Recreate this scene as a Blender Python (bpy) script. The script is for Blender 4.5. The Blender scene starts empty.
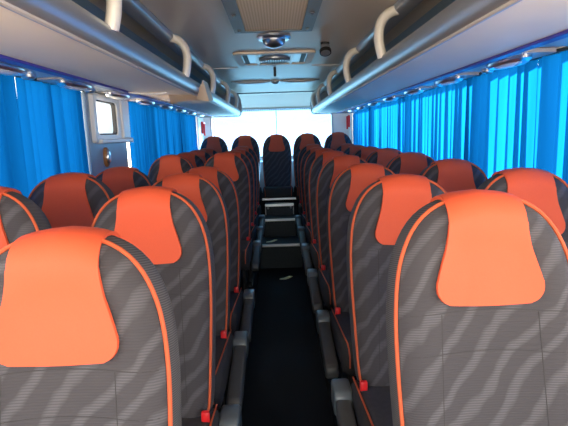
import bpy, bmesh, math, random
from mathutils import Vector, Matrix
from mathutils.bvhtree import BVHTree

random.seed(4)
S = bpy.context.scene
C = S.collection
PI = math.pi
EYE = 1.50          # height of the camera above the aisle floor
WX = 1.24           # inner face of the side walls
CZ = EYE + 0.60     # ceiling
RAIL_Z = EYE + 0.283
FRONT, REAR = -1.9, 7.6

# ------------------------------------------------------------------ materials
def new_mat(name):
    m = bpy.data.materials.new(name); m.use_nodes = True
    nt = m.node_tree
    return m, nt, nt.nodes['Principled BSDF']

def mat(name, col, rough=0.5, metal=0.0, spec=0.5, noise=0.0, nscale=40.0, bump=0.0, coat=0.0):
    m, nt, b = new_mat(name)
    b.inputs['Base Color'].default_value = (*col, 1)
    b.inputs['Roughness'].default_value = rough
    b.inputs['Metallic'].default_value = metal
    b.inputs['Specular IOR Level'].default_value = spec
    b.inputs['Coat Weight'].default_value = coat
    if noise or bump:
        tc = nt.nodes.new('ShaderNodeTexCoord')
        n = nt.nodes.new('ShaderNodeTexNoise'); n.inputs['Scale'].default_value = nscale; n.inputs['Detail'].default_value = 3
        nt.links.new(tc.outputs['Object'], n.inputs['Vector'])
        if noise:
            mx = nt.nodes.new('ShaderNodeMix'); mx.data_type = 'RGBA'
            mx.inputs['A'].default_value = (*[c*(1-noise) for c in col], 1)
            mx.inputs['B'].default_value = (*[min(1, c*(1+noise)) for c in col], 1)
            nt.links.new(n.outputs['Fac'], mx.inputs['Factor'])
            nt.links.new(mx.outputs['Result'], b.inputs['Base Color'])
        if bump:
            bp = nt.nodes.new('ShaderNodeBump'); bp.inputs['Strength'].default_value = bump; bp.inputs['Distance'].default_value = 0.002
            nt.links.new(n.outputs['Fac'], bp.inputs['Height']); nt.links.new(bp.outputs['Normal'], b.inputs['Normal'])
    return m

def fabric_mat(name, base, stripe, ribs=True):
    """woven grey seat cloth with paler wavy slanting bands and fine crosswise ribs"""
    m, nt, b = new_mat(name)
    L = nt.links
    b.inputs['Roughness'].default_value = 0.85
    b.inputs['Specular IOR Level'].default_value = 0.25
    b.inputs['Sheen Weight'].default_value = 0.05
    tc = nt.nodes.new('ShaderNodeTexCoord')
    mp = nt.nodes.new('ShaderNodeMapping'); mp.inputs['Rotation'].default_value = (0, math.radians(-58), 0)
    mp.inputs['Scale'].default_value = (1, 0.2, 0.55)
    L.new(tc.outputs['Object'], mp.inputs['Vector'])
    w = nt.nodes.new('ShaderNodeTexWave'); w.wave_type = 'BANDS'; w.bands_direction = 'X'
    w.inputs['Scale'].default_value = 7.6; w.inputs['Distortion'].default_value = 6.0
    w.inputs['Detail'].default_value = 2.5; w.inputs['Detail Scale'].default_value = 1.1
    w.inputs['Detail Roughness'].default_value = 0.5
    L.new(mp.outputs['Vector'], w.inputs['Vector'])
    r = nt.nodes.new('ShaderNodeValToRGB')
    r.color_ramp.elements[0].position = 0.55; r.color_ramp.elements[1].position = 0.95
    L.new(w.outputs['Color'], r.inputs['Fac'])
    rb = nt.nodes.new('ShaderNodeTexWave'); rb.wave_type = 'BANDS'; rb.bands_direction = 'Z'
    rb.inputs['Scale'].default_value = 60.0; rb.inputs['Distortion'].default_value = 0.6
    L.new(tc.outputs['Object'], rb.inputs['Vector'])
    mr = nt.nodes.new('ShaderNodeMapRange'); mr.inputs['To Min'].default_value = 0.35; mr.inputs['To Max'].default_value = 1.0
    L.new(rb.outputs['Fac'], mr.inputs['Value'])
    mul = nt.nodes.new('ShaderNodeMath'); mul.operation = 'MULTIPLY'
    L.new(r.outputs['Color'], mul.inputs[0]); L.new(mr.outputs['Result'], mul.inputs[1])
    mx = nt.nodes.new('ShaderNodeMix'); mx.data_type = 'RGBA'
    mx.inputs['A'].default_value = (*base, 1); mx.inputs['B'].default_value = (*stripe, 1)
    L.new(mul.outputs['Value'], mx.inputs['Factor'])
    L.new(mx.outputs['Result'], b.inputs['Base Color'])
    bp = nt.nodes.new('ShaderNodeBump'); bp.inputs['Strength'].default_value = 0.25; bp.inputs['Distance'].default_value = 0.002
    L.new(rb.outputs['Fac'], bp.inputs['Height']); L.new(bp.outputs['Normal'], b.inputs['Normal'])
    return m

def rib_mat(name, base, light, scale, axis='Z'):
    m, nt, b = new_mat(name)
    b.inputs['Roughness'].default_value = 0.8; b.inputs['Specular IOR Level'].default_value = 0.25
    tc = nt.nodes.new('ShaderNodeTexCoord')
    rb = nt.nodes.new('ShaderNodeTexWave'); rb.bands_direction = axis
    rb.inputs['Scale'].default_value = scale; rb.inputs['Distortion'].default_value = 0.5
    nt.links.new(tc.outputs['Object'], rb.inputs['Vector'])
    mx = nt.nodes.new('ShaderNodeMix'); mx.data_type = 'RGBA'
    mx.inputs['A'].default_value = (*base, 1); mx.inputs['B'].default_value = (*light, 1)
    nt.links.new(rb.outputs['Fac'], mx.inputs['Factor']); nt.links.new(mx.outputs['Result'], b.inputs['Base Color'])
    return m

def curtain_mat(name, col, tr):
    m, nt, b = new_mat(name)
    L = nt.links
    out = nt.nodes['Material Output']
    d = nt.nodes.new('ShaderNodeBsdfDiffuse'); d.inputs['Color'].default_value = (*col, 1)
    t = nt.nodes.new('ShaderNodeBsdfTranslucent'); t.inputs['Color'].default_value = (*tr, 1)
    tc = nt.nodes.new('ShaderNodeTexCoord')
    mp = nt.nodes.new('ShaderNodeMapping'); mp.inputs['Scale'].default_value = (1, 9, 0.4)
    n = nt.nodes.new('ShaderNodeTexNoise'); n.inputs['Scale'].default_value = 3.0; n.inputs['Detail'].default_value = 3
    L.new(tc.outputs['Object'], mp.inputs['Vector']); L.new(mp.outputs['Vector'], n.inputs['Vector'])
    mr = nt.nodes.new('ShaderNodeMapRange'); mr.inputs['To Min'].default_value = 0.45; mr.inputs['To Max'].default_value = 1.0
    L.new(n.outputs['Fac'], mr.inputs['Value'])
    mx = nt.nodes.new('ShaderNodeMixShader')
    L.new(mr.outputs['Result'], mx.inputs['Fac'])
    L.new(d.outputs[0], mx.inputs[1]); L.new(t.outputs[0], mx.inputs[2])
    L.new(mx.outputs[0], out.inputs['Surface'])
    nt.nodes.remove(b)
    return m

def glass_mat(name, tint=(1, 1, 1), gloss=0.06):
    m, nt, b = new_mat(name)
    out = nt.nodes['Material Output']
    t = nt.nodes.new('ShaderNodeBsdfTransparent'); t.inputs['Color'].default_value = (*tint, 1)
    g = nt.nodes.new('ShaderNodeBsdfGlossy'); g.inputs['Roughness'].default_value = 0.02
    mx = nt.nodes.new('ShaderNodeMixShader'); mx.inputs['Fac'].default_value = gloss
    nt.links.new(t.outputs[0], mx.inputs[1]); nt.links.new(g.outputs[0], mx.inputs[2])
    nt.links.new(mx.outputs[0], out.inputs['Surface'])
    nt.nodes.remove(b)
    return m

M = dict(
    fabric=fabric_mat('seat_fabric', (0.054, 0.050, 0.056), (0.098, 0.094, 0.104)),
    side=rib_mat('seat_side_fabric', (0.045, 0.043, 0.046), (0.11, 0.105, 0.11), 70),
    orange=mat('orange_cover', (0.70, 0.096, 0.036), 0.6, spec=0.35, noise=0.05, nscale=300, bump=0.1),
    piping=mat('orange_piping', (0.52, 0.092, 0.030), 0.65, spec=0.4),
    cushion=mat('cushion_fabric', (0.045, 0.043, 0.045), 0.85, spec=0.2, noise=0.25, nscale=60),
    seam=mat('seam_thread', (0.045, 0.043, 0.045), 0.8, spec=0.2),
    frame=mat('black_seat_frame', (0.02, 0.02, 0.022), 0.5),
    arm=mat('armrest_plastic', (0.065, 0.068, 0.07), 0.45, noise=0.1),
    armcap=mat('armrest_hinge_plastic', (0.10, 0.125, 0.14), 0.3),
    red=mat('red_plastic', (0.75, 0.02, 0.025), 0.35),
    floor=mat('aisle_floor', (0.010, 0.011, 0.014), 0.75, spec=0.25, noise=0.3, nscale=120),
    step=mat('step_covering', (0.022, 0.035, 0.042), 0.55, spec=0.4, noise=0.3, nscale=60),
    chrome=mat('chrome_trim', (0.86, 0.87, 0.88), 0.28, metal=1.0),
    alu=mat('satin_aluminium', (0.36, 0.38, 0.41), 0.33, metal=0.6),
    ceil=mat('ceiling_plastic', (0.68, 0.57, 0.45), 0.40, spec=0.5, noise=0.04, nscale=6),
    joint=mat('ceiling_joint', (0.72, 0.71, 0.68), 0.4),
    darkjoint=mat('dark_joint', (0.05, 0.07, 0.09), 0.5),
    under=mat('rack_underside', (0.86, 0.74, 0.58), 0.55, spec=0.3, noise=0.03, nscale=8),
    bin=mat('rack_bin', (0.22, 0.30, 0.36), 0.30, spec=0.5),
    beige=mat('beige_plastic', (0.88, 0.64, 0.40), 0.4, noise=0.03, nscale=10),
    hoop=mat('hoop_plastic', (0.82, 0.77, 0.68), 0.28, spec=0.6),
    purple=mat('violet_strip', (0.045, 0.035, 0.30), 0.35),
    wall=mat('wall_panel', (0.36, 0.40, 0.44), 0.45, noise=0.03, nscale=10),
    door=mat('door_panel', (0.26, 0.36, 0.46), 0.35, noise=0.03, nscale=10),
    white=mat('white_frame', (0.80, 0.79, 0.74), 0.35, noise=0.03, nscale=10),
    grey=mat('grey_panel', (0.33, 0.36, 0.39), 0.4),
    rubber=mat('black_rubber', (0.012, 0.012, 0.014), 0.6),
    tan=rib_mat('return_air_mesh', (0.70, 0.50, 0.29), (0.86, 0.66, 0.42), 22, 'X'),
    brown=mat('brown_button', (0.40, 0.17, 0.06), 0.3),
    cable=mat('white_cable', (0.80, 0.76, 0.68), 0.5),
    paper=mat('yellow_paper', (0.98, 0.92, 0.55), 0.7, noise=0.1, nscale=30),
    louvre=mat('dark_louvre', (0.10, 0.14, 0.18), 0.4),
    panelblue=mat('service_panel', (0.50, 0.46, 0.42), 0.35),
    grillframe=mat('grille_frame_metal', (0.17, 0.14, 0.115), 0.45),
    lens=mat('pale_lens', (0.82, 0.82, 0.80), 0.25),
    cur_l=curtain_mat('blue_curtain', (0.001, 0.085, 0.32), (0.001, 0.056, 0.20)),
    glass=glass_mat('clear_glass'),
    rearglass=glass_mat('blue_tinted_glass', (0.40, 0.68, 0.92)),
)

# ------------------------------------------------------------------ mesh helpers
def obj(name, bm, m, parent=None, smooth=True, angle=40, loc=None):
    me = bpy.data.meshes.new(name)
    bm.normal_update()
    bm.to_mesh(me); bm.free()
    o = bpy.data.objects.new(name, me); C.objects.link(o)
    for x in (m if isinstance(m, (list, tuple)) else [m]):
        me.materials.append(x)
    if smooth:
        for p in me.polygons: p.use_smooth = True
        me.set_sharp_from_angle(angle=math.radians(angle))
    if parent: o.parent = parent
    if loc: o.location = loc
    return o

def tag(o, label=None, cat=None, group=None, kind=None):
    if label: o['label'] = label
    if cat: o['category'] = cat
    if group: o['group'] = group
    if kind: o['kind'] = kind
    return o

def thing(name, label, cat, loc=(0, 0, 0), group=None):
    o = bpy.data.objects.new(name, None); C.objects.link(o); o.location = loc
    o.empty_display_size = 0.1
    return tag(o, label, cat, group)

def struct(name, bm, m, parent=None, smooth=False):
    o = obj(name, bm, m, parent, smooth)
    if not parent: o['kind'] = 'structure'
    return o

def add_box(bm, x0, x1, y0, y1, z0, z1, bevel=0.0, seg=2):
    r = bmesh.ops.create_cube(bm, size=1.0)
    vs = r['verts']
    for v in vs:
        v.co = Vector((x0 if v.co.x < 0 else x1, y0 if v.co.y < 0 else y1, z0 if v.co.z < 0 else z1))
    if bevel:
        es = list({e for v in vs for e in v.link_edges})
        bmesh.ops.bevel(bm, geom=es, offset=bevel, segments=seg, affect='EDGES', profile=0.5)
    return bm

def bx(*a, **k):
    return add_box(bmesh.new(), *a, **k)

def add_tube(bm, pts, r, n=10, closed=False, r2=None):
    """sweep a circle (or an ellipse r x r2) along pts; r may be a list"""
    pts = [Vector(p) for p in pts]
    k = len(pts)
    rings = []
    up = None
    for i, p in enumerate(pts):
        if closed: t = pts[(i+1) % k] - pts[i-1]
        else: t = pts[min(i+1, k-1)] - pts[max(i-1, 0)]
        t.normalize()
        if up is None:
            a = Vector((0, 1, 0)) if abs(t.y) < 0.9 else Vector((0, 0, 1))
            up = (a - t*a.dot(t)).normalized()
        else:
            up = (up - t*up.dot(t)).normalized()
        s = t.cross(up)
        rr = r[i] if isinstance(r, (list, tuple)) else r
        rs = r2 if r2 else rr
        rings.append([bm.verts.new(p + up*(rr*math.cos(2*PI*j/n)) + s*(rs*math.sin(2*PI*j/n))) for j in range(n)])
    for i in range(k if closed else k-1):
        a, b = rings[i], rings[(i+1) % k]
        for j in range(n):
            bm.faces.new((a[j], a[(j+1) % n], b[(j+1) % n], b[j]))
    if not closed:
        bm.faces.new(list(reversed(rings[0]))); bm.faces.new(rings[-1])
    bmesh.ops.recalc_face_normals(bm, faces=bm.faces[:])
    return bm

def tube(*a, **k):
    return add_tube(bmesh.new(), *a, **k)

def add_prism(bm, poly, y0, y1, axis='Y'):
    """extrude a closed polygon given in the plane across the axis"""
    def P(a, b, t):
        return {'Y': (a, t, b), 'X': (t, a, b), 'Z': (a, b, t)}[axis]
    A = [bm.verts.new(P(a, b, y0)) for a, b in poly]
    B = [bm.verts.new(P(a, b, y1)) for a, b in poly]
    n = len(poly)
    for i in range(n):
        bm.faces.new((A[i], A[(i+1) % n], B[(i+1) % n], B[i]))
    bm.faces.new(A); bm.faces.new(list(reversed(B)))
    bmesh.ops.recalc_face_normals(bm, faces=bm.faces[:])
    return bm

def prism(*a, **k):
    return add_prism(bmesh.new(), *a, **k)

def add_lathe(bm, prof, n=24, mtx=None, sx=1.0, sy=1.0):
    """prof: (radius, height) from bottom to top, about Z, then moved by mtx"""
    rings = []
    for r, h in prof:
        if r < 1e-6: rings.append([bm.verts.new((0, 0, h))])
        else: rings.append([bm.verts.new((r*sx*math.cos(2*PI*j/n), r*sy*math.sin(2*PI*j/n), h)) for j in range(n)])
    new = [v for g in rings for v in g]
    for a, b in zip(rings, rings[1:]):
        for j in range(n):
            if len(a) == 1 and len(b) == 1: continue
            if len(a) == 1: bm.faces.new((a[0], b[j], b[(j+1) % n]))
            elif len(b) == 1: bm.faces.new((a[j], a[(j+1) % n], b[0]))
            else: bm.faces.new((a[j], a[(j+1) % n], b[(j+1) % n], b[j]))
    if len(rings[0]) > 1: bm.faces.new(list(reversed(rings[0])))
    if len(rings[-1]) > 1: bm.faces.new(rings[-1])
    bmesh.ops.recalc_face_normals(bm, faces=bm.faces[:])
    if mtx is not None: bmesh.ops.transform(bm, matrix=mtx, verts=new)
    return bm

def lathe(*a, **k):
    return add_lathe(bmesh.new(), *a, **k)

def rrect(x0, x1, y0, y1, r, n=6):
    pts = []
    for cx, cy, a0 in ((x1-r, y1-r, 0), (x0+r, y1-r, 90), (x0+r, y0+r, 180), (x1-r, y0+r, 270)):
        for i in range(n+1):
            a = math.radians(a0 + 90*i/n)
            pts.append((cx + r*math.cos(a), cy + r*math.sin(a)))
    return pts

def frame_prism(outer, inner, t0, t1, axis='Y'):
    """a ring between two loops of equal count, extruded along axis"""
    bm = bmesh.new()
    def P(p, t):
        a, b = p
        return {'Y': (a, t, b), 'X': (t, a, b), 'Z': (a, b, t)}[axis]
    loops = [[bm.verts.new(P(p, t)) for p in lp] for lp, t in ((outer, t0), (outer, t1), (inner, t1), (inner, t0))]
    n = len(outer)
    for k in range(4):
        a, b = loops[k], loops[(k+1) % 4]
        for i in range(n):
            bm.faces.new((a[i], a[(i+1) % n], b[(i+1) % n], b[i]))
    bmesh.ops.recalc_face_normals(bm, faces=bm.faces[:])
    return bm

def interp(tab, x):
    if x <= tab[0][0]: return tab[0][1]
    for (a, b), (c, d) in zip(tab, tab[1:]):
        if x <= c: return b + (d-b)*(x-a)/(c-a)
    return tab[-1][1]

# ------------------------------------------------------------------ the seat
ZT, ZB = 0.715, -0.06          # backrest top and bottom, measured from the hinge
HALF = [(0.0, 0.0), (0.003, 0.045), (0.010, 0.078), (0.022, 0.108), (0.045, 0.139), (0.075, 0.163), (0.11, 0.181),
        (0.155, 0.196), (0.21, 0.205), (0.29, 0.210), (0.40, 0.209), (0.52, 0.204), (0.66, 0.197), (0.74, 0.190),
        (0.765, 0.178), (0.775, 0.160)]

def seat_outline():
    right = [(w, ZT - d) for d, w in HALF]
    # resample the right side evenly
    L = [0]
    for a, b in zip(right, right[1:]): L.append(L[-1] + math.dist(a, b))
    N = 44
    out = []
    for i in range(N):
        s = L[-1]*i/(N-1)
        for k in range(len(L)-1):
            if s <= L[k+1] + 1e-9:
                f = (s-L[k])/(L[k+1]-L[k]); a, b = right[k], right[k+1]
                out.append((a[0]+(b[0]-a[0])*f, a[1]+(b[1]-a[1])*f)); break
    for _ in range(2):            # ease the corners of the table
        sm = out[:]
        for i in range(1, N-1):
            sm[i] = tuple((out[i-1][k] + 2*out[i][k] + out[i+1][k])/4 for k in (0, 1))
        out = sm
    out[0] = (0.0, ZT)
    bottom = [(0.08, ZB), (0.0, ZB), (-0.08, ZB)]
    left = [(-x, z) for x, z in reversed(out[1:])]
    return out + bottom + left     # closed loop, starts at the top centre, goes down the right side

OUT = seat_outline()
RINGS = [(9.0, 0.052), (0.07, 0.057), (0.022, 0.050), (0.006, 0.036), (0.0, 0.010), (0.002, -0.022), (0.010, -0.050),
         (0.016, -0.058), (0.032, -0.071), (0.055, -0.077), (0.085, -0.073), (0.12, -0.066), (0.155, -0.062), (9.0, -0.061)]
PIPE_RING = 6

def inset(p, d):
    q = Vector((0.0, min(max(p[1], 0.12), ZT-0.21)))
    v = q - Vector(p)
    t = min(d/max(v.length, 1e-6), 1.0)
    return Vector(p) + v*t

def back_bm(r0, r1):
    bm = bmesh.new(); rows = []
    for d, y in RINGS[r0:r1+1]:
        row = []
        for p in OUT:
            q = inset(p, d); row.append(bm.verts.new((q.x, y, q.y)))
        rows.append(row)
    n = len(OUT)
    for a, b in zip(rows, rows[1:]):
        for i in range(n):
            bm.faces.new((a[i], b[i], b[(i+1) % n], a[(i+1) % n]))
    bmesh.ops.remove_doubles(bm, verts=bm.verts[:], dist=0.0006)
    bmesh.ops.recalc_face_normals(bm, faces=bm.faces[:])
    return bm

COVER_H = 0.250
COVER = [(0.0, 0.084), (0.05, 0.084), (0.09, 0.086), (0.125, 0.092), (0.16, 0.103), (0.19, 0.112), (0.21, 0.1155), (0.225, 0.114),
         (0.236, 0.109), (0.244, 0.101), (0.249, 0.088)]

_full = back_bm(0, len(RINGS)-1)
BVH = BVHTree.FromBMesh(_full)
_full.free()

def top_at(x):
    h = BVH.ray_cast(Vector((x, 0.0, 2.0)), Vector((0, 0, -1)))
    return h[0].z

def front_y(x, z):
    h = BVH.ray_cast(Vector((x, -1.0, z)), Vector((0, 1, 0)))
    return h[0].y if h[0] is not None else -0.06

def cover_bm():
    OFF = 0.010
    bm = bmesh.new(); NC = 26
    grid = []
    zs = [COVER_H*(1-(1-i/22)**1.0) for i in range(23)]
    ds = [0.2495, 0.248, 0.245, 0.240, 0.233, 0.225] + [0.225 - (0.225-0.075)*i/14 for i in range(1, 15)]
    for d in ds:                       # up the front
        hw = interp(COVER, d); row = []
        for j in range(NC+1):
            x = hw*(2*j/NC-1)
            sag = 0.006*(x/0.115)**2 if d > 0.2 else 0
            z = ZT - d + sag
            row.append(bm.verts.new((x, front_y(x, z) - OFF, z)))
        grid.append(row)
    for k in range(17):                # over the top and a little way down the back
        a = -PI/2 + (PI*1.05)*k/16
        row = []
        hw = 0.084
        for j in range(NC+1):
            x = hw*(2*j/NC-1)
            c = Vector((x, 0.0, ZT-0.075 - max(0, (ZT-top_at(x)))*0.7))
            dr = Vector((0, math.sin(a), math.cos(a)))
            if k == 0:
                continue
            h = BVH.ray_cast(c + dr*0.5, -dr)
            p = h[0] + dr*OFF if h[0] is not None else c + dr*0.08
            row.append(bm.verts.new(p))
        if row: grid.append(row)
    for a, b in zip(grid, grid[1:]):
        for j in range(NC):
            bm.faces.new((a[j], a[j+1], b[j+1], b[j]))
    bmesh.ops.recalc_face_normals(bm, faces=bm.faces[:])
    # make sure normals point outward (front faces look to -Y)
    f = bm.faces[:][NC//2 + 5*NC]
    bm.normal_update()
    if f.normal.y > 0: bmesh.ops.reverse_faces(bm, faces=bm.faces[:])
    # thickness: a second skin 7 mm inside, joined along the rim
    bm.normal_update()
    geom = bmesh.ops.solidify(bm, geom=bm.faces[:], thickness=0.0075)
    return bm

def piping_bm(s):
    d, y = RINGS[PIPE_RING]
    pts = [(inset(p, d-0.002).x, y-0.003, inset(p, d-0.002).y) for p in OUT]
    n = len(pts)
    half = n//2
    bm = bmesh.new()
    side = [p for p in pts[:half-1] if p[0] > 0.076]
    add_tube(bm, [(s*x, yy, z) for x, yy, z in side], 0.0045, 8)
    return bm

def seam_bm():
    bm = bmesh.new()
    def line(pts):
        add_tube(bm, [(x, front_y(x, z) + 0.0003, z) for x, z in pts], 0.0011, 5)
    for z in (ZT-0.262, ZT-0.35):
        line([(-0.185 + 0.37*i/30, z - 0.004*math.cos(i/30*2*PI)) for i in range(31)])
    for s in (-1, 1):
        line([(s*(0.105 + 0.012*i/20), ZT-0.265 - 0.43*i/20) for i in range(21)])
    return bm

def seat_cushion_bm(w=0.43):
    bm = bx(-w/2, w/2, -0.475, 0.02, 0.375, 0.525, bevel=0.045, seg=4)
    for v in bm.verts:
        f = (0.02 - v.co.y)/0.495
        if v.co.z > 0.46:
            v.co.z += 0.030*f - 0.022*max(0, 1-(abs(v.co.x)/(0.5*w))**2)
        v.co.x *= 1 - 0.05*f
    return bm

def cushion_pipe_bm(s, w=0.43):
    bm = bmesh.new()
    for s in (s,):
        pts = []
        for i in range(17):
            f = i/16
            y = 0.01 - 0.445*f
            x = s*(w/2 - 0.016)*(1-0.05*f)
            pts.append((x, y, 0.5135 + 0.030*f))
        pts += [(s*(w/2-0.022)*0.95, -0.460, 0.535), (s*(w/2-0.026)*0.95, -0.473, 0.515), (s*(w/2-0.03)*0.95, -0.478, 0.48), (s*(w/2-0.03)*0.95, -0.478, 0.43)]
        add_tube(bm, pts, 0.0032, 7)
    return bm

def armrest_bm(s):
    """a flat paddle with round ends, folded down alongside the cushion; s = -1 hangs at -X"""
    a, b, r0, r1 = Vector((0.01, 0.452)), Vector((-0.40, 0.385)), 0.036, 0.036
    t = (b-a).normalized(); nrm = Vector((-t.y, t.x))
    poly = []
    for i in range(9):
        an = -PI/2 + PI*i/8
        poly.append(b + t*(r1*math.cos(an)) + nrm*(r1*math.sin(an)))
    for i in range(9):
        an = PI/2 + PI*i/8
        poly.append(a + t*(r0*math.cos(an)) + nrm*(r0*math.sin(an)))
    x0, x1 = sorted((s*0.217, s*0.274))
    bm = prism([tuple(p) for p in poly], x0, x1, 'X')
    es = [e for e in bm.edges if abs(e.verts[0].co.x - e.verts[1].co.x) < 1e-6 and len(e.link_faces) == 2]
    bmesh.ops.bevel(bm, geom=es, offset=0.011, segments=3, affect='EDGES', profile=0.5)
    return bm

def arm_cap_bm(s):
    x0, x1 = sorted((s*0.212, s*0.278))
    bm = prism(rrect(-0.075, 0.055, 0.400, 0.498, 0.03, 5), x0, x1, 'X')
    es = [e for e in bm.edges if abs(e.verts[0].co.x - e.verts[1].co.x) < 1e-6]
    bmesh.ops.bevel(bm, geom=es, offset=0.010, segments=3, affect='EDGES', profile=0.5)
    return bm

def buckle_bm(s):
    return bx(min(s*0.165, s*0.192), max(s*0.165, s*0.192), -0.105, -0.085, 0.512, 0.556, bevel=0.007)

def stalk_bm(s):
    return bx(min(s*0.169, s*0.188), max(s*0.169, s*0.188), -0.10, -0.035, 0.485, 0.522, bevel=0.004)

def add_leg(x):
    bm = bmesh.new()
    add_box(bm, x-0.02, x+0.02, -0.40, -0.02, 0.0, 0.03, 0.006)
    add_prism(bm, [(-0.30, 0.02), (-0.12, 0.02), (-0.06, 0.37), (-0.36, 0.37)], x-0.014, x+0.014, 'X')
    return bm

RECL = math.radians(10)
def make_seat(name, side, legs=True):
    """side: -1 / +1 puts an armrest on that side of the seat, 0 = none"""
    root = thing(name, 'seat', 'seat')
    if legs:
        obj('leg', add_leg(-0.15), M['frame'], root, False)
        obj('leg', add_leg(0.15), M['frame'], root, False)
        fb = bmesh.new()
        for y in (-0.36, -0.06): add_box(fb, -0.2, 0.2, y-0.02, y+0.02, 0.355, 0.388, 0.004)
        for x in (-0.15, 0.15): add_box(fb, x-0.02, x+0.02, -0.36, -0.06, 0.350, 0.380)
        obj('seat_frame', fb, M['frame'], root, False)
    cu = obj('seat_cushion', seat_cushion_bm(), M['cushion'], root)
    for sd in (-1, 1): tag(obj('piping', cushion_pipe_bm(sd), M['piping'], cu), 'thin orange piping along the cushion edge')
    bk = obj('backrest', back_bm(PIPE_RING, len(RINGS)-1), M['fabric'], root, angle=60, loc=(0, 0, 0.538))
    bk.rotation_euler = (-RECL, 0, 0)
    obj('side_panel', back_bm(0, PIPE_RING), M['side'], bk, angle=60)
    for sd in (-1, 1): obj('piping', piping_bm(sd), M['piping'], bk)
    obj('seam', seam_bm(), M['seam'], bk)
    obj('headrest_cover', cover_bm(), M['orange'], bk, angle=50)
    if side:
        ar = obj('armrest', armrest_bm(side), M['arm'], root, angle=35)
        obj('hinge_cap', arm_cap_bm(side), M['armcap'], ar, angle=35)
    bs = side if side else -1
    if legs:
        st = obj('belt_stalk', stalk_bm(bs), M['frame'], root, angle=35)
        obj('buckle', buckle_bm(bs), M['red'], st, angle=35)
    return root

KIDS = {}
def dup(root):
    r = root.copy(); C.objects.link(r)
    for ch in KIDS[root.name]:
        c = ch.copy(); C.objects.link(c); c.parent = r
        for g in KIDS2[ch.name]:
            d = g.copy(); C.objects.link(d); d.parent = c
    return r
KIDS2 = {}
protos = {}
for key, side, legs in (('right', -1, True), ('left', 1, True), ('window', 0, True), ('bench', 0, False)):
    p = make_seat('bus_seat', side, legs)
    protos[key] = p
    KIDS[p.name] = list(p.children)
    for ch in p.children: KIDS2[ch.name] = list(ch.children)
used = {}
SEATS = []
def put_seat(key, x, y, z, label, group, dz=0.0, recl=0.0, yaw=0.0, roll=0.0):
    if key not in used:
        o = protos[key]; used[key] = True
    else:
        o = dup(protos[key])
    SEATS.append((o, x, y, z + dz, label, group, recl, yaw))
def finish_seats():
    for o, x, y, z, label, group, recl, yaw in SEATS:
        o.location = (x, y, z); o.rotation_euler = (0, 0, yaw)
        o['label'] = label; o['group'] = group; o['category'] = 'seat'
        if group.startswith('aisle seats') and y > 6.0:      # the hindmost pair has no armrest over the steps
            for ch in [c for c in o.children if c.name.startswith('armrest')]:
                for g in list(ch.children): bpy.data.objects.remove(g)
                bpy.data.objects.remove(ch)
        for ch in o.children:
            if ch.name.startswith('backrest'):
                ch.rotation_euler = (-(RECL + recl), 0, 0)

ORD = ['front', 'second', 'third', 'fourth', 'fifth', 'sixth', 'seventh', 'eighth', 'ninth']
PLAT = 0.10
HEAD = 0.12
R_Y = [1.075, 1.76, 2.48, 3.23, 3.98, 4.73, 5.46, 6.18]
R_DZ = [0.012, -0.010, -0.012, -0.004, 0, 0, -0.01, 0.01]
for k, y in enumerate(R_Y):
    lab = ('largest bus seat right of the aisle, nearest, with a waved grey back' if k == 0 else
           '%s bus seat back along the right edge of the aisle, orange headrest flap' % ORD[k])
    put_seat('right', 0.447 if k == 0 else 0.45, y - HEAD, PLAT, lab, 'aisle seats right of the aisle', R_DZ[k], math.radians([2, 0, 1, -1, 0, 1, 0, 0][k]))
L_Y = [0.935, 1.61, 2.25, 2.92, 4.12, 4.82, 5.50, 6.18]
L_DZ = [-0.018, -0.010, -0.015, -0.03, 0.01, 0.0, 0.0, 0.01]
for k, y in enumerate(L_Y):
    lab = ('nearest bus seat left of the aisle, pale lit orange headrest flap' if k == 0 else
           '%s bus seat back along the left edge of the aisle, orange headrest flap' % ORD[k])
    put_seat('left', [-0.420, -0.434][k] if k < 2 else -0.447, y - HEAD, PLAT, lab, 'aisle seats left of the aisle', L_DZ[k], math.radians([1, 0, 2, 1, 0, 0, 1, 0][k]))
WR_Y = R_Y[1:]
for k, y in enumerate(WR_Y):
    lab = ('front bus seat against the sunlit blue curtains on the right' if k == 0 else
           '%s bus seat back beside the sunlit right curtains' % ORD[k])
    put_seat('window', 0.89, y - HEAD, PLAT, lab, 'window seats beside the right curtains', [-0.002, -0.004, 0, 0.005, 0, 0, 0][k], math.radians([0, 1, 0, -1, 0, 1, 0][k]))
WL_Y = [1.47, 2.10, 2.76, 4.10, 4.80, 5.48, 6.16]
WL_LAB = ['bus seat cut off by the photo\'s left edge, under the blue curtain',
          'bus seat below the deep blue curtain just before the door panel',
          'bus seat beside the door panel with the small window',
          'first bus seat behind the door panel, standing against the left-hand rear curtains',
          'second bus seat behind the door panel, beside the left-hand rear curtains',
          'third bus seat behind the door panel, beside the left-hand rear curtains',
          'fourth bus seat behind the door panel, beside the left-hand rear curtains']
for k, y in enumerate(WL_Y):
    put_seat('window', -0.895, y - HEAD, PLAT, WL_LAB[k], 'window seats beside the left curtains', [0.022, 0.012, -0.005, 0.005, 0, 0, 0][k], math.radians([0, 0, 1, 0, 1, 0, 0][k]))
BENCH_X = [-0.905, -0.46, -0.01, 0.43, 0.87]
BL = ['leftmost seat of the raised rear bench under the rear window',
      'rear bench seat between the leftmost one and the aisle',
      'middle seat of the raised rear bench, facing straight down the aisle above the steps',
      'rear bench seat between the aisle and the rightmost one',
      'rightmost seat of the raised rear bench by the red hammer holder']
for k, x in enumerate(BENCH_X):
    put_seat('bench', x, 7.0 - HEAD, 0.245, BL[k], 'seats of the rear bench', 0.0, math.radians(-2))
finish_seats()

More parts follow.
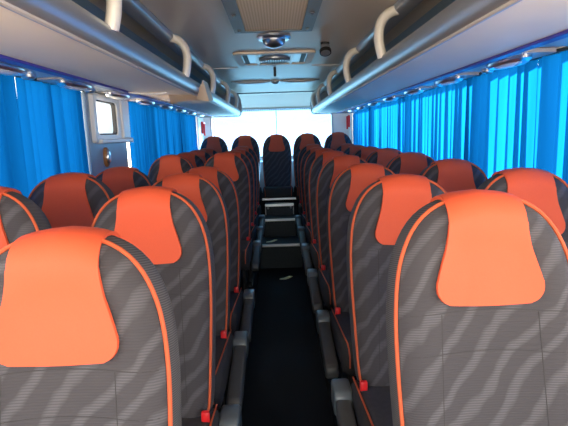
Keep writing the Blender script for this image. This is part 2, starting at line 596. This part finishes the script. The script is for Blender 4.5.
# ------------------------------------------------------------------ the shell
struct('floor', bx(-WX-0.06, WX+0.06, FRONT, REAR+0.1, -0.06, 0.0), M['floor'])
for s, nm in ((-1, 'left'), (1, 'right')):
    x0, x1 = sorted((s*0.245, s*WX))
    struct('trim_%d' % (1 if s < 0 else 2), bx(x0, x1, -0.2, 6.35, 0.0, PLAT), M['floor'])       # seat platforms
struct('trim_3', bx(-WX, WX, 6.36, REAR, 0.0, 0.636), M['floor'])                                # rear bench podium

# rear steps in the aisle
def step(name, yf, yb, z, w, label):
    o = obj(name, bx(-w, w, yf, yb, 0.0, z-0.004), M['step'], None, False)
    tag(o, label, 'step')
    nb = bmesh.new(); add_box(nb, -w-0.002, w+0.002, yf-0.014, yf+0.035, z-0.026, z, 0.004)
    tag(obj('nosing', nb, M['chrome'], o, False), 'chrome edge strip')
    return o
step('step', 5.27, 5.72, 0.275, 0.235, 'lowest dark step at the back of the aisle, teal tread and chrome edge')
step('step', 5.722, 6.02, 0.485, 0.192, 'second dark step at the back of the aisle, above the teal one')
st3 = obj('step', bx(-0.18, 0.18, 6.022, 6.20, 0.0, 0.620), M['step'], None, False)
tag(st3, 'third step at the back of the aisle, box front with two bright screws', 'step')
obj('nosing', bx(-0.182, 0.182, 6.006, 6.06, 0.594, 0.625, bevel=0.004), M['chrome'], st3, False)
for s in (-1, 1):
    obj('side_bracket', bx(s*0.176-0.006, s*0.176+0.006, 6.000, 6.020, 0.49, 0.60, bevel=0.002), M['alu'], st3, False)
    obj('screw', lathe([(0.014, 0), (0.014, 0.004), (0.008, 0.009), (0, 0.010)], 12, Matrix.Translation((s*0.145, 6.021, 0.575)) @ Matrix.Rotation(PI/2, 4, 'X')), M['chrome'], st3)
tag(obj('step_edge_bar', bx(-0.225, 0.225, 6.318, 6.372, 0.634, 0.660, bevel=0.004), M['chrome'], None, False),
    'long chrome bar on the podium edge below the middle rear seat', 'trim bar')
for i, (p, r, nm) in enumerate((((0.045, 4.86, 0.002), 0.4, 'yellow paper scrap lying on the black aisle floor'),
                                ((-0.10, 5.42, 0.277), 0.5, 'pale yellow paper scrap lying on the lowest step'))):
    bm = bmesh.new()
    n = 14
    top = []
    for j in range(n):
        a = 2*PI*j/n
        top.append((0.075*math.cos(a), (0.018 + 0.004*math.sin(3*a))*math.sin(a)*1.6))
    add_prism(bm, top, 0.0, 0.003, 'Z')
    for v in bm.verts: v.co.z += 0.012*abs(math.sin(v.co.x*30))*(v.co.x > 0)
    o = obj('paper_scrap', bm, M['paper'], None, False)
    o.location = p; o.rotation_euler = (0, 0, r)
    tag(o, nm, 'paper')

def wall_side(s, wins, zlo, zhi):
    """side wall with window openings: boxes round the openings, one mesh"""
    bm = bmesh.new()
    x0, x1 = sorted((s*WX, s*(WX+0.06)))
    add_box(bm, x0, x1, FRONT, REAR+0.1, 0.0, zlo)
    add_box(bm, x0, x1, FRONT, REAR+0.1, zhi, CZ+0.02)
    edges = [FRONT] + [v for w in wins for v in w] + [REAR+0.1]
    for a, b in zip(edges[0::2], edges[1::2]):
        if b > a: add_box(bm, x0, x1, a, b, zlo, zhi)
    return bm
WZ0, WZ1 = 0.98, RAIL_Z + 0.10
R_WIN = [(-1.75, -0.62), (-0.5, 0.72), (0.80, 2.25), (2.29, 2.93), (2.99, 4.46), (4.54, 6.07), (6.14, 7.36)]
L_WIN = [(-1.75, -0.62), (-0.5, 0.72), (0.84, 2.12), (2.20, 2.93), (3.00, 3.50), (3.71, 4.46), (4.54, 6.07), (6.14, 7.00)]
struct('wall_right', wall_side(1, R_WIN, WZ0, WZ1), M['wall'])
struct('wall_left', wall_side(-1, L_WIN, WZ0, WZ1), M['wall'])
wn = 1
for s, wins in ((1, R_WIN), (-1, L_WIN)):
    for a, b in wins:
        x0, x1 = sorted((s*(WX+0.030), s*(WX+0.036)))
        struct('window_%d' % wn, bx(x0, x1, a-0.02, b+0.02, WZ0-0.02, WZ1+0.02), M['glass']); wn += 1

# ceiling, sloping down to the rear window
RWT = EYE + 0.40
bm = prism([(FRONT, CZ), (7.15, CZ), (7.30, CZ-0.02), (REAR, RWT+0.005), (REAR+0.1, RWT+0.005), (REAR+0.1, CZ+0.05), (FRONT, CZ+0.05)], -WX, WX, 'X')
struct('ceiling', bm, M['ceil'])
struct('trim_4', bx(-0.62, 0.62, 7.13, 7.165, CZ-0.012, CZ+0.002), M['darkjoint'])
struct('trim_5', bx(-0.6, -0.33, 4.46, 4.485, CZ-0.008, CZ+0.002), M['joint'])
struct('trim_6', bx(0.33, 0.6, 4.46, 4.485, CZ-0.008, CZ+0.002), M['joint'])

# rear wall with its wide round-cornered window
outer = []
inner = rrect(-1.03, 0.88, 1.14, RWT, 0.17, 6)
for x, z in inner:
    dx, dz = x, z - 1.5
    k = min((WX+0.0)/max(abs(dx), 1e-6), (0.6 if dz > 0 else 1.5)/max(abs(dz), 1e-6))
    outer.append((dx*k, 1.5+dz*k))
# snap to the exact corners
for cx, cz in ((WX, CZ), (-WX, CZ), (-WX, 0), (WX, 0)):
    i = min(range(len(outer)), key=lambda j: math.dist(outer[j], (cx, cz)))
    outer[i] = (cx, cz)
struct('wall_rear', frame_prism(outer, inner, REAR, REAR+0.08, 'Y'), M['white'])
struct('window_%d' % wn, bx(-1.0, 1.0, REAR+0.04, REAR+0.046, 1.12, RWT+0.02), M['rearglass']); wn += 1
struct('trim_7', frame_prism(inner, rrect(-1.01, 0.86, 1.16, RWT-0.016, 0.16, 6), REAR-0.006, REAR+0.05, 'Y'), M['grey'])
struct('trim_8', bx(-0.012, 0.004, REAR+0.028, REAR+0.038, 1.14, RWT), M['white'])
struct('trim_9', bx(-WX, WX, 7.16, REAR, 0.637, 1.10, bevel=0.02), M['grey'])     # parcel shelf behind the bench

struct('trim_10', bx(-WX, -1.13, 7.06, REAR, 0.636, CZ, bevel=0.015), M['white'])
struct('trim_11', bx(1.13, WX, 7.44, REAR, 0.636, CZ, bevel=0.015), M['white'])
# front: dash wall and windscreen behind the camera
struct('wall_front', bx(-WX, WX, FRONT-0.06, FRONT, 0.0, 0.72), M['wall'])
struct('window_%d' % wn, bx(-WX, WX, FRONT-0.034, FRONT-0.028, 0.72, CZ), M['glass'])

# curtain rod over the rear window
cr = thing('curtain_rod', 'thin rod with a row of small dark hooks across the top of the rear window', 'curtain rod', (0, 7.56, RWT-0.03))
obj('rod', tube([(-0.62, 0, 0), (0.60, 0, 0)], 0.007, 8), M['white'], cr)
for i in range(34):
    x = -0.58 + i*0.034
    obj('hook', bx(x-0.008, x+0.008, -0.012, 0.006, -0.016, 0.010, bevel=0.003), M['rubber'], cr, False)

# ------------------------------------------------------------------ the door bay on the left
dp = thing('door_panel', 'blue-grey door panel with a small white-framed window between the left-hand curtains', 'door', (-1.175, 3.37, 0.1))
T = lambda y, z: (y-3.27, z-0.1)
ow, iw = rrect(2.88, 3.60, 0.12, RAIL_Z+0.005, 0.01, 2), rrect(2.95, 3.37, 1.515, RAIL_Z-0.025, 0.03, 2)
obj('panel', frame_prism([T(*p) for p in ow], [T(*p) for p in iw], -0.06, 0.032, 'X'), M['door'], dp)
fo, fi = rrect(2.92, 3.60, 1.48, RAIL_Z+0.004, 0.02, 3), rrect(2.96, 3.35, 1.53, RAIL_Z-0.035, 0.03, 3)
fr = obj('window_frame', frame_prism([T(*p) for p in fo], [T(*p) for p in fi], 0.03, 0.060, 'X'), M['white'], dp)
obj('window_ledge', bx(0.032, 0.085, 2.955-3.27, 3.61-3.27, 1.375, 1.405, bevel=0.008), M['white'], dp, False)
obj('side_post', bx(0.034, 0.075, 3.42-3.27, 3.585-3.27, 1.40, RAIL_Z-0.10, bevel=0.012), M['white'], dp, False)
obj('black_gasket', frame_prism([T(*p) for p in rrect(2.96, 3.352, 1.528, RAIL_Z-0.033, 0.03, 3)], [T(*p) for p in rrect(2.968, 3.338, 1.540, RAIL_Z-0.042, 0.03, 3)], 0.026, 0.05, 'X'), M['rubber'], dp)
ov = lathe([(0.052, 0), (0.052, 0.012), (0.045, 0.020), (0.0, 0.020)], 28, Matrix.Translation((0.032, 3.12-3.27, 1.285)) @ Matrix.Rotation(PI/2, 4, 'Y'), 1.25, 0.8)
obj('release_knob', ov, M['brown'], dp)
lz = lathe([(0.036, 0.019), (0.030, 0.030), (0.0, 0.034)], 28, Matrix.Translation((0.032, 3.12-3.27, 1.285)) @ Matrix.Rotation(PI/2, 4, 'Y'), 1.25, 0.8)
obj('knob_face', lz, M['chrome'], dp)

# ------------------------------------------------------------------ curtains
def curtain(name, s, y0, y1, label, ph, group, z0=0.97, z1=RAIL_Z+0.010, amp=0.027):
    bm = bmesh.new()
    ln = y1-y0
    ny = max(24, int(ln/0.008)); nz = 14
    rr = random.Random(ph*17+3)
    waves = []
    y = 0; marks = [0]
    while y < ln:
        y += rr.uniform(0.05, 0.13); marks.append(y)
    amps = [rr.uniform(0.35, 1.15) for _ in marks]
    tilt = [rr.uniform(-0.03, 0.03) for _ in marks]
    rows = []
    for k in range(nz+1):
        f = k/nz; row = []
        for i in range(ny+1):
            t = ln*i/ny
            m = max(0, min(len(marks)-2, next((q for q in range(len(marks)-1) if marks[q+1] >= t), len(marks)-2)))
            u = (t-marks[m])/(marks[m+1]-marks[m])
            a = amps[m]*(1-u) + amps[m+1]*u
            tl = tilt[m]*(1-u)+tilt[m+1]*u
            w = math.sin(2*PI*u + 0.6*math.sin(2*PI*u))*min(1, t/0.02, (ln-t)/0.02)
            x = s*1.165 + s*amp*a*w*(0.75+0.4*(1-f))
            row.append(bm.verts.new((x, y0 + t + tl*(1-f)*min(1, u*(1-u)*4), z0 + (z1-z0)*f)))
        rows.append(row)
    for a, b in zip(rows, rows[1:]):
        for i in range(ny):
            bm.faces.new((a[i], a[i+1], b[i+1], b[i]))
    o = obj(name, bm, M['cur_l'], None, True, 80)
    tag(o, label, 'curtain', group)
    rail = bmesh.new()
    return o
G_R, G_L = 'blue curtains along the right windows', 'blue curtains along the left windows'
RC = [(0.9, 2.185, 'nearest bright blue curtain on the right, at the photo\'s right edge'),
      (2.185, 2.96, 'second bright blue curtain from the front on the right side'),
      (2.96, 3.73, 'third bright blue curtain from the front on the right side'),
      (3.73, 4.51, 'fourth bright blue curtain from the front on the right side'),
      (4.51, 5.29, 'fifth bright blue curtain from the front on the right side'),
      (5.29, 6.16, 'sixth bright blue curtain from the front on the right side'),
      (6.16, 7.42, 'rearmost bright blue curtain on the right, beside the red hammer holder')]
for i, (a, b, l) in enumerate(RC): curtain('curtain', 1, a, b, l, i+1, G_R)
LC = [(0.9, 2.235, 'deep blue curtain at the photo\'s left edge, before the pale light streak'),
      (2.237, 2.97, 'deep blue curtain between the pale light streak and the door panel'),
      (3.86, 4.515, 'deep blue curtain next behind the door panel on the left'),
      (4.515, 5.31, 'second deep blue curtain behind the door panel on the left'),
      (5.31, 6.135, 'third deep blue curtain behind the door panel on the left'),
      (6.135, 7.04, 'rearmost deep blue curtain on the left, near the rear pillar')]
for i, (a, b, l) in enumerate(LC): curtain('curtain', -1, a, b, l, i+21, G_L)
for s, l in ((1, 'slim curtain track above the right-hand curtains'), (-1, 'slim curtain track above the left-hand curtains')):
    x = s*1.165
    tag(obj('curtain_track', bx(x-0.012, x+0.012, 0.6, 7.3, RAIL_Z+0.008, RAIL_Z+0.024, bevel=0.003), M['darkjoint'], None, False), l, 'curtain track')

# ------------------------------------------------------------------ luggage racks
def rack(s, label, hoops):
    r = thing('luggage_rack', label, 'luggage rack', (0, 0, 0))
    h = lambda v: EYE + v
    X = lambda v: s*v
    # shelf: the flat underside and the floor of the bin
    obj('shelf', prism([(X(0.56), h(0.284)), (X(0.918), h(0.283)), (X(0.936), h(0.306)), (X(WX-0.004), h(0.312)), (X(WX-0.004), h(0.330)), (X(0.56), h(0.31))], -1.6, 7.22), M['under'], r, False)
    # lip: rounded nose profile
    nose = [(0.562, 0.280), (0.549, 0.281), (0.537, 0.288), (0.528, 0.302), (0.522, 0.322), (0.521, 0.342), (0.525, 0.358), (0.533, 0.367),
            (0.545, 0.366), (0.556, 0.352), (0.563, 0.330), (0.575, 0.312), (0.575, 0.285)]
    obj('lip', prism([(X(a), h(b)) for a, b in nose], -1.6, 7.20), M['alu'], r, True, 50)
    # seam line along the lip
    obj('lip_edge', tube([(X(0.547), -1.6, h(0.280)), (X(0.547), 7.2, h(0.280))], 0.006, 6), M['panelblue'], r)
    obj('violet_strip', bx(min(X(0.885), X(0.93)), max(X(0.885), X(0.93)), -1.6, 7.18, h(0.272), h(0.285), bevel=0.003), M['purple'], r, False)
    # back of the bin
    obj('bin_liner', prism([(X(0.80), h(0.312)), (X(0.95), h(0.34)), (X(1.03), h(0.45)), (X(0.98), h(0.56)), (X(0.80), h(0.598)),
                            (X(WX-0.006), h(0.598)), (X(WX-0.006), h(0.332)), (X(0.90), h(0.324))], -1.6, 7.2), M['bin'], r, True, 30)
    # upper rail with a violet inlay
    obj('upper_rail', prism([(X(a), h(b)) for a, b in ((0.585, 0.560), (0.578, 0.575), (0.585, 0.598), (0.66, 0.598), (0.665, 0.57), (0.65, 0.548), (0.61, 0.545))], -1.6, 7.2), M['alu'], r, True, 50)
    for y in hoops:
        pts = []
        for i in range(15):
            t = i/14
            a = t*PI/2
            # quarter-ellipse from the lip up and over to the rail
            px = 0.532 + 0.072*(1-math.cos(a)) - 0.034*math.sin(2*a)
            pz = 0.355 + 0.215*math.sin(a)
            pts.append((X(px), y - 0.02*t, h(pz)))
        obj('hoop', tube(pts, 0.030, 12, r2=0.024), M['hoop'], r)
    # end plate by the rear window
    plate = [(0.55, 0.27), (0.525, 0.285), (0.505, 0.33), (0.500, 0.42), (0.515, 0.52), (0.55, 0.598), (0.72, 0.598), (1.17, 0.598), (1.17, 0.27)]
    ep = obj('end_plate', prism([(X(a), h(b)) for a, b in plate], 7.20, 7.25), M['grey'], r, True, 40)
    return r
rl = rack(-1, 'long open luggage rack above the left-hand seats with pale hoops', [0.50, 1.66, 2.95, 4.12, 5.35, 6.45])
rr_ = rack(1, 'long open luggage rack above the right-hand seats with pale hoops', [0.1, 1.27, 2.45, 3.57, 4.75, 6.0, 6.9])

# beige fairing wrapped round the left rack: a part of it
h = lambda v: EYE + v
fa = bmesh.new()
Tp = [(-0.715, 3.30, 0.2830), (-0.65, 3.33, 0.2832), (-0.575, 3.36, 0.285), (-0.520, 3.38, 0.330), (-0.497, 3.41, 0.385)]
Bp = [(-0.735, 3.45, 0.228), (-0.67, 3.47, 0.247), (-0.60, 3.47, 0.257), (-0.53, 3.48, 0.252), (-0.472, 3.50, 0.243)]
def smooth5(P):
    out = []
    for q in range(4):
        for e in range(4):
            t = e/4; p0, p1, p2, p3 = [Vector(P[max(0, min(4, q+k))]) for k in (-1, 0, 1, 2)]
            out.append(0.5*((2*p1) + (p2-p0)*t + (2*p0-5*p1+4*p2-p3)*t*t + (3*p1-p0-3*p2+p3)*t**3))
    return out + [Vector(P[4])]
Tq, Bq = smooth5(Tp), smooth5(Bp)
loop = Tq + Bq[::-1]
fv = [fa.verts.new((p.x, p.y, EYE + p.z)) for p in loop]
bv = [fa.verts.new((p.x, p.y + 0.24, EYE + max(p.z, 0.268))) for p in loop]
nq = len(loop); m5 = len(Tq)
for q in range(m5-1):
    fa.faces.new((fv[q], fv[q+1], fv[nq-2-q], fv[nq-1-q]))
    fa.faces.new((bv[q], bv[nq-1-q], bv[nq-2-q], bv[q+1]))
for q in range(nq):
    r_ = (q+1) % nq; fa.faces.new((fv[q], bv[q], bv[r_], fv[r_]))
bmesh.ops.recalc_face_normals(fa, faces=fa.faces[:])
tag(obj('fairing', fa, M['beige'], rl, True, 35), 'beige plastic fairing wrapped under the rack at mid length')
pts = []
for i in range(12):
    t = i/11
    pts.append((-0.89 + 0.21*t, 2.98 + 0.10*t, h(0.277) - 0.010*math.sin(t*PI)))
tag(obj('cable', tube(pts, 0.005, 6), M['cable']), 'thin white cable running under the left rack to the beige fairing', 'cable')

# ------------------------------------------------------------------ lamp and air panels under the racks
def service_panel(s, y, label, group):
    t = thing('reading_lamp_panel', label, 'lamp panel', (s*1.045, y, h(0.306)), group)
    obj('housing', prism(rrect(-0.095, 0.095, -0.31, 0.31, 0.02, 3), -0.016, 0.0, 'Z'), M['panelblue'], t, True, 30)
    mtx = Matrix.Translation((0, -0.08, -0.016)) @ Matrix.Rotation(PI, 4, 'X')
    lb = obj('lamp_bezel', lathe([(0.095, -0.001), (0.095, 0.010), (0.080, 0.022), (0.064, 0.018), (0.0, 0.018)], 28, mtx, 0.62, 1.9), M['chrome'], t)
    obj('lens', lathe([(0.062, 0.017), (0.045, 0.026), (0, 0.030)], 24, mtx, 0.62, 1.9), M['lens'], lb)
    for yy in (0.16,):
        m2 = Matrix.Translation((s*0.035, yy+0.05, -0.016)) @ Matrix.Rotation(PI, 4, 'X')
        v = obj('air_nozzle', lathe([(0.030, -0.001), (0.030, 0.012), (0.022, 0.018), (0.016, 0.010), (0, 0.010)], 18, m2), M['chrome'], t)
    return t
for s, ys, side in ((-1, [1.98, 2.68, 3.36, 4.04, 4.72, 5.40, 6.08, 6.76], 'left'), (1, [1.55, 2.30, 3.05, 3.80, 4.55, 5.30, 6.05, 6.80], 'right')):
    for k, y in enumerate(ys):
        service_panel(s, y, '%s chrome reading-lamp panel from the front under the %s luggage rack' % (['first']+ORD[1:], side)[0:1][0][k] if False else
                      '%s chrome reading-lamp panel from the front, under the %s luggage rack' % ((['first'] + ORD[1:])[k], side), 'reading-lamp panels under the %s rack' % side)

# ------------------------------------------------------------------ ceiling fittings
g = thing('return_air_grille', 'long tan mesh air grille in a metal frame on the ceiling', 'air grille', (0.0, 2.27, CZ))
obj('frame', frame_prism(rrect(-0.222, 0.222, -0.75, 0.63, 0.015, 3), rrect(-0.160, 0.160, -0.70, 0.585, 0.01, 3), -0.022, 0.0, 'Z'), M['grillframe'], g, False)
obj('mesh_panel', bx(-0.162, 0.162, -0.702, 0.588, -0.016, -0.004), M['tan'], g, False)
for s in (-1, 1):
    for y in (-0.6, -0.2, 0.2, 0.56):
        obj('screw', lathe([(0.011, 0), (0.011, 0.003), (0.006, 0.007), (0, 0.008)], 12, Matrix.Translation((s*0.192, y, -0.022)) @ Matrix.Rotation(PI, 4, 'X')), M['chrome'], g)

d = thing('dome_lamp', 'shiny half-round dome lamp on the ceiling between grille and roof hatch', 'lamp', (0.0, 3.12, CZ))
obj('bezel', lathe([(0.105, 0), (0.105, 0.012), (0.095, 0.022), (0.07, 0.024), (0.0, 0.024)], 32, Matrix.Rotation(PI, 4, 'X')), M['chrome'], d)
obj('dome', lathe([(0.072, 0.023), (0.066, 0.045), (0.05, 0.060), (0.026, 0.069), (0, 0.072)], 32, Matrix.Rotation(PI, 4, 'X')), M['chrome'], d)

hh = thing('roof_hatch', 'square roof hatch with a pale frame and round vent on the ceiling', 'roof hatch', (0.0, 3.98, CZ))
obj('frame', frame_prism(rrect(-0.31, 0.31, -0.31, 0.31, 0.06, 5), rrect(-0.255, 0.255, -0.255, 0.265, 0.03, 5), -0.014, 0.0, 'Z'), M['under'], hh, True, 35)
obj('inner_panel', bx(-0.257, 0.257, -0.257, 0.267, -0.006, -0.001), M['alu'], hh, False)
for s in (-1, 1):
    obj('slot', bx(s*0.225-0.018, s*0.225+0.018, -0.22, 0.23, -0.009, -0.005), M['rubber'], hh, False)
    obj('rib', bx(s*0.135-0.012, s*0.135+0.012, -0.25, 0.26, -0.014, -0.005, bevel=0.004), M['panelblue'], hh, False)
vt = obj('round_vent', lathe([(0.128, 0.005), (0.126, 0.016), (0.108, 0.028), (0.096, 0.022), (0.0, 0.022)], 32, Matrix.Translation((0, 0.02, 0)) @ Matrix.Rotation(PI, 4, 'X')), M['alu'], hh)
lv = bmesh.new()
for i in range(-4, 5):
    w = math.sqrt(max(0, 0.085**2 - (i*0.019)**2))
    add_box(lv, i*0.019-0.004, i*0.019+0.004, 0.02-w, 0.02+w, -0.030, -0.021)
obj('louvre', lv, M['louvre'], vt, False)
obj('pull_handle', bx(-0.012, 0.012, 0.50, 0.53, -0.085, -0.002, bevel=0.005), M['rubber'], hh, False)

sp = thing('ceiling_speaker', 'small dark and chrome spot fitting on the ceiling beside the roof hatch', 'spot fitting', (0.345, 3.38, CZ))
obj('bracket', lathe([(0.030, 0), (0.030, 0.010), (0.014, 0.014), (0.014, 0.02), (0, 0.02)], 20, Matrix.Rotation(PI, 4, 'X')), M['rubber'], sp)
obj('body', lathe([(0.020, -0.03), (0.042, -0.02), (0.048, 0.02), (0.046, 0.05), (0.030, 0.052), (0, 0.044)], 24, Matrix.Translation((0, 0, -0.038)) @ Matrix.Rotation(math.radians(150), 4, 'X') @ Matrix.Scale(0.75, 4)), M['alu'], sp)
obj('rim', lathe([(0.047, 0.02), (0.053, 0.024), (0.053, 0.050), (0.044, 0.055), (0.044, 0.02)], 24, Matrix.Translation((0, 0, -0.038)) @ Matrix.Rotation(math.radians(150), 4, 'X') @ Matrix.Scale(0.75, 4)), M['rubber'], sp)

# lamp bar across the ceiling behind the hatch
lb = thing('ceiling_lamp_bar', 'wavy chrome lamp bar across the ceiling behind the roof hatch', 'lamp', (0, 5.6, CZ))
obj('base', bx(-0.50, 0.50, -0.03, 0.03, -0.014, 0.0, bevel=0.005), M['alu'], lb, False)
for s in (-1, 1):
    obj('lamp_lens', lathe([(0.10, 0), (0.10, 0.008), (0.07, 0.02), (0, 0.026)], 24, Matrix.Translation((s*0.26, 0, -0.012)) @ Matrix.Rotation(PI, 4, 'X'), 2.0, 0.6), M['lens'], lb)
obj('sensor', lathe([(0.045, 0), (0.045, 0.014), (0.03, 0.03), (0, 0.034)], 20, Matrix.Translation((0, 0.0, -0.012)) @ Matrix.Rotation(PI, 4, 'X')), M['chrome'], lb)

# ------------------------------------------------------------------ red emergency hammers on the rear pillars
def hammer(s, y, z, label):
    t = thing('emergency_hammer', label, 'emergency hammer', (s*1.13, y, z))
    obj('holder', bx(min(-s*0.001, -s*0.030), max(-s*0.001, -s*0.030), -0.035, 0.035, -0.09, 0.09, bevel=0.008), M['red'], t, False)
    obj('handle', tube([(-s*0.042, 0, -0.12), (-s*0.042, 0, 0.05)], 0.013, 10), M['red'], t)
    obj('hammer_head', tube([(-s*0.042, -0.045, 0.062), (-s*0.042, -0.02, 0.062), (-s*0.042, 0.02, 0.062), (-s*0.042, 0.045, 0.062)], [0.006, 0.014, 0.014, 0.006], 10), M['red'], t)
hammer(-1, 7.34, EYE+0.13, 'red emergency hammer on the left rear pillar by the rear window')
hammer(1, 7.52, EYE+0.16, 'red emergency hammer on the right rear pillar by the curtain end')

# ------------------------------------------------------------------ light
w = bpy.data.worlds.new('world'); S.world = w; w.use_nodes = True
bg = w.node_tree.nodes['Background']
wn_ = w.node_tree; gm = wn_.nodes.new('ShaderNodeTexCoord'); sx_ = wn_.nodes.new('ShaderNodeSeparateXYZ')
cr_ = wn_.nodes.new('ShaderNodeValToRGB')                  # sunlit pale ground below the horizon, hazy sky above
mr_ = wn_.nodes.new('ShaderNodeMapRange'); mr_.inputs['From Min'].default_value = -1; mr_.inputs['From Max'].default_value = 1
cr_.color_ramp.elements[0].position = 0.49; cr_.color_ramp.elements[0].color = (1.0, 0.84, 0.66, 1)
cr_.color_ramp.elements[1].position = 0.51; cr_.color_ramp.elements[1].color = (0.62, 0.62, 0.60, 1)
wn_.links.new(gm.outputs['Generated'], sx_.inputs[0]); wn_.links.new(sx_.outputs['Z'], mr_.inputs['Value'])
wn_.links.new(mr_.outputs['Result'], cr_.inputs['Fac']); wn_.links.new(cr_.outputs['Color'], bg.inputs['Color'])
bg.inputs['Strength'].default_value = 11.0
sun = bpy.data.lights.new('sun', 'SUN'); sun.energy = 80.0; sun.angle = math.radians(0.6); sun.color = (1.0, 0.95, 0.86)
so = bpy.data.objects.new('sun', sun); C.objects.link(so)
so.rotation_euler = Vector((-0.42, -0.78, -0.38)).to_track_quat('-Z', 'Y').to_euler()

def portal(name, loc, rot, sx, sy):
    l = bpy.data.lights.new(name, 'AREA'); l.shape = 'RECTANGLE'; l.size = sx; l.size_y = sy
    l.cycles.is_portal = True
    o = bpy.data.objects.new(name, l); C.objects.link(o); o.location = loc; o.rotation_euler = rot
portal('windscreen_portal', (0, FRONT-0.08, 1.41), (PI/2, 0, 0), 2.36, 1.38)
portal('rear_window_portal', (0, REAR+0.12, 1.5), (-PI/2, 0, 0), 2.0, 0.75)
portal('right_windows_portal', (WX+0.10, 2.8, 1.38), (0, PI/2, 0), 0.82, 9.2)
portal('left_windows_portal', (-WX-0.10, 2.8, 1.38), (0, -PI/2, 0), 0.82, 9.2)

# ------------------------------------------------------------------ camera
F = 480.0
roll = math.radians(1.85)
vy = Vector((-7/F, 79/F, -1.0)).normalized()            # the bus axis (+Y) seen in camera axes
a = Vector((-math.sin(roll), math.cos(roll), 0.0))
a.z = -(a.x*vy.x + a.y*vy.y)/vy.z
vz = a.normalized()                                      # world up seen in camera axes
vx = vy.cross(vz)
R = Matrix((vx, vy, vz))                                 # rows: world axes in camera axes -> maps camera to world
cam = bpy.data.cameras.new('camera'); cam.sensor_width = 36; cam.lens = 36*F/568
cam.clip_start = 0.02
co = bpy.data.objects.new('camera', cam); C.objects.link(co)
co.matrix_world = Matrix.Translation((0.0, 0.0, EYE)) @ R.to_4x4()
S.camera = co

vs = S.view_settings
vs.view_transform = 'Standard'; vs.look = 'None'; vs.gamma = 1; vs.use_curve_mapping = False
vs.exposure = 0.0
S.cycles.use_denoising = True
S.cycles.max_bounces = 10; S.cycles.diffuse_bounces = 6; S.cycles.transparent_max_bounces = 16
S.cycles.sample_clamp_indirect = 8
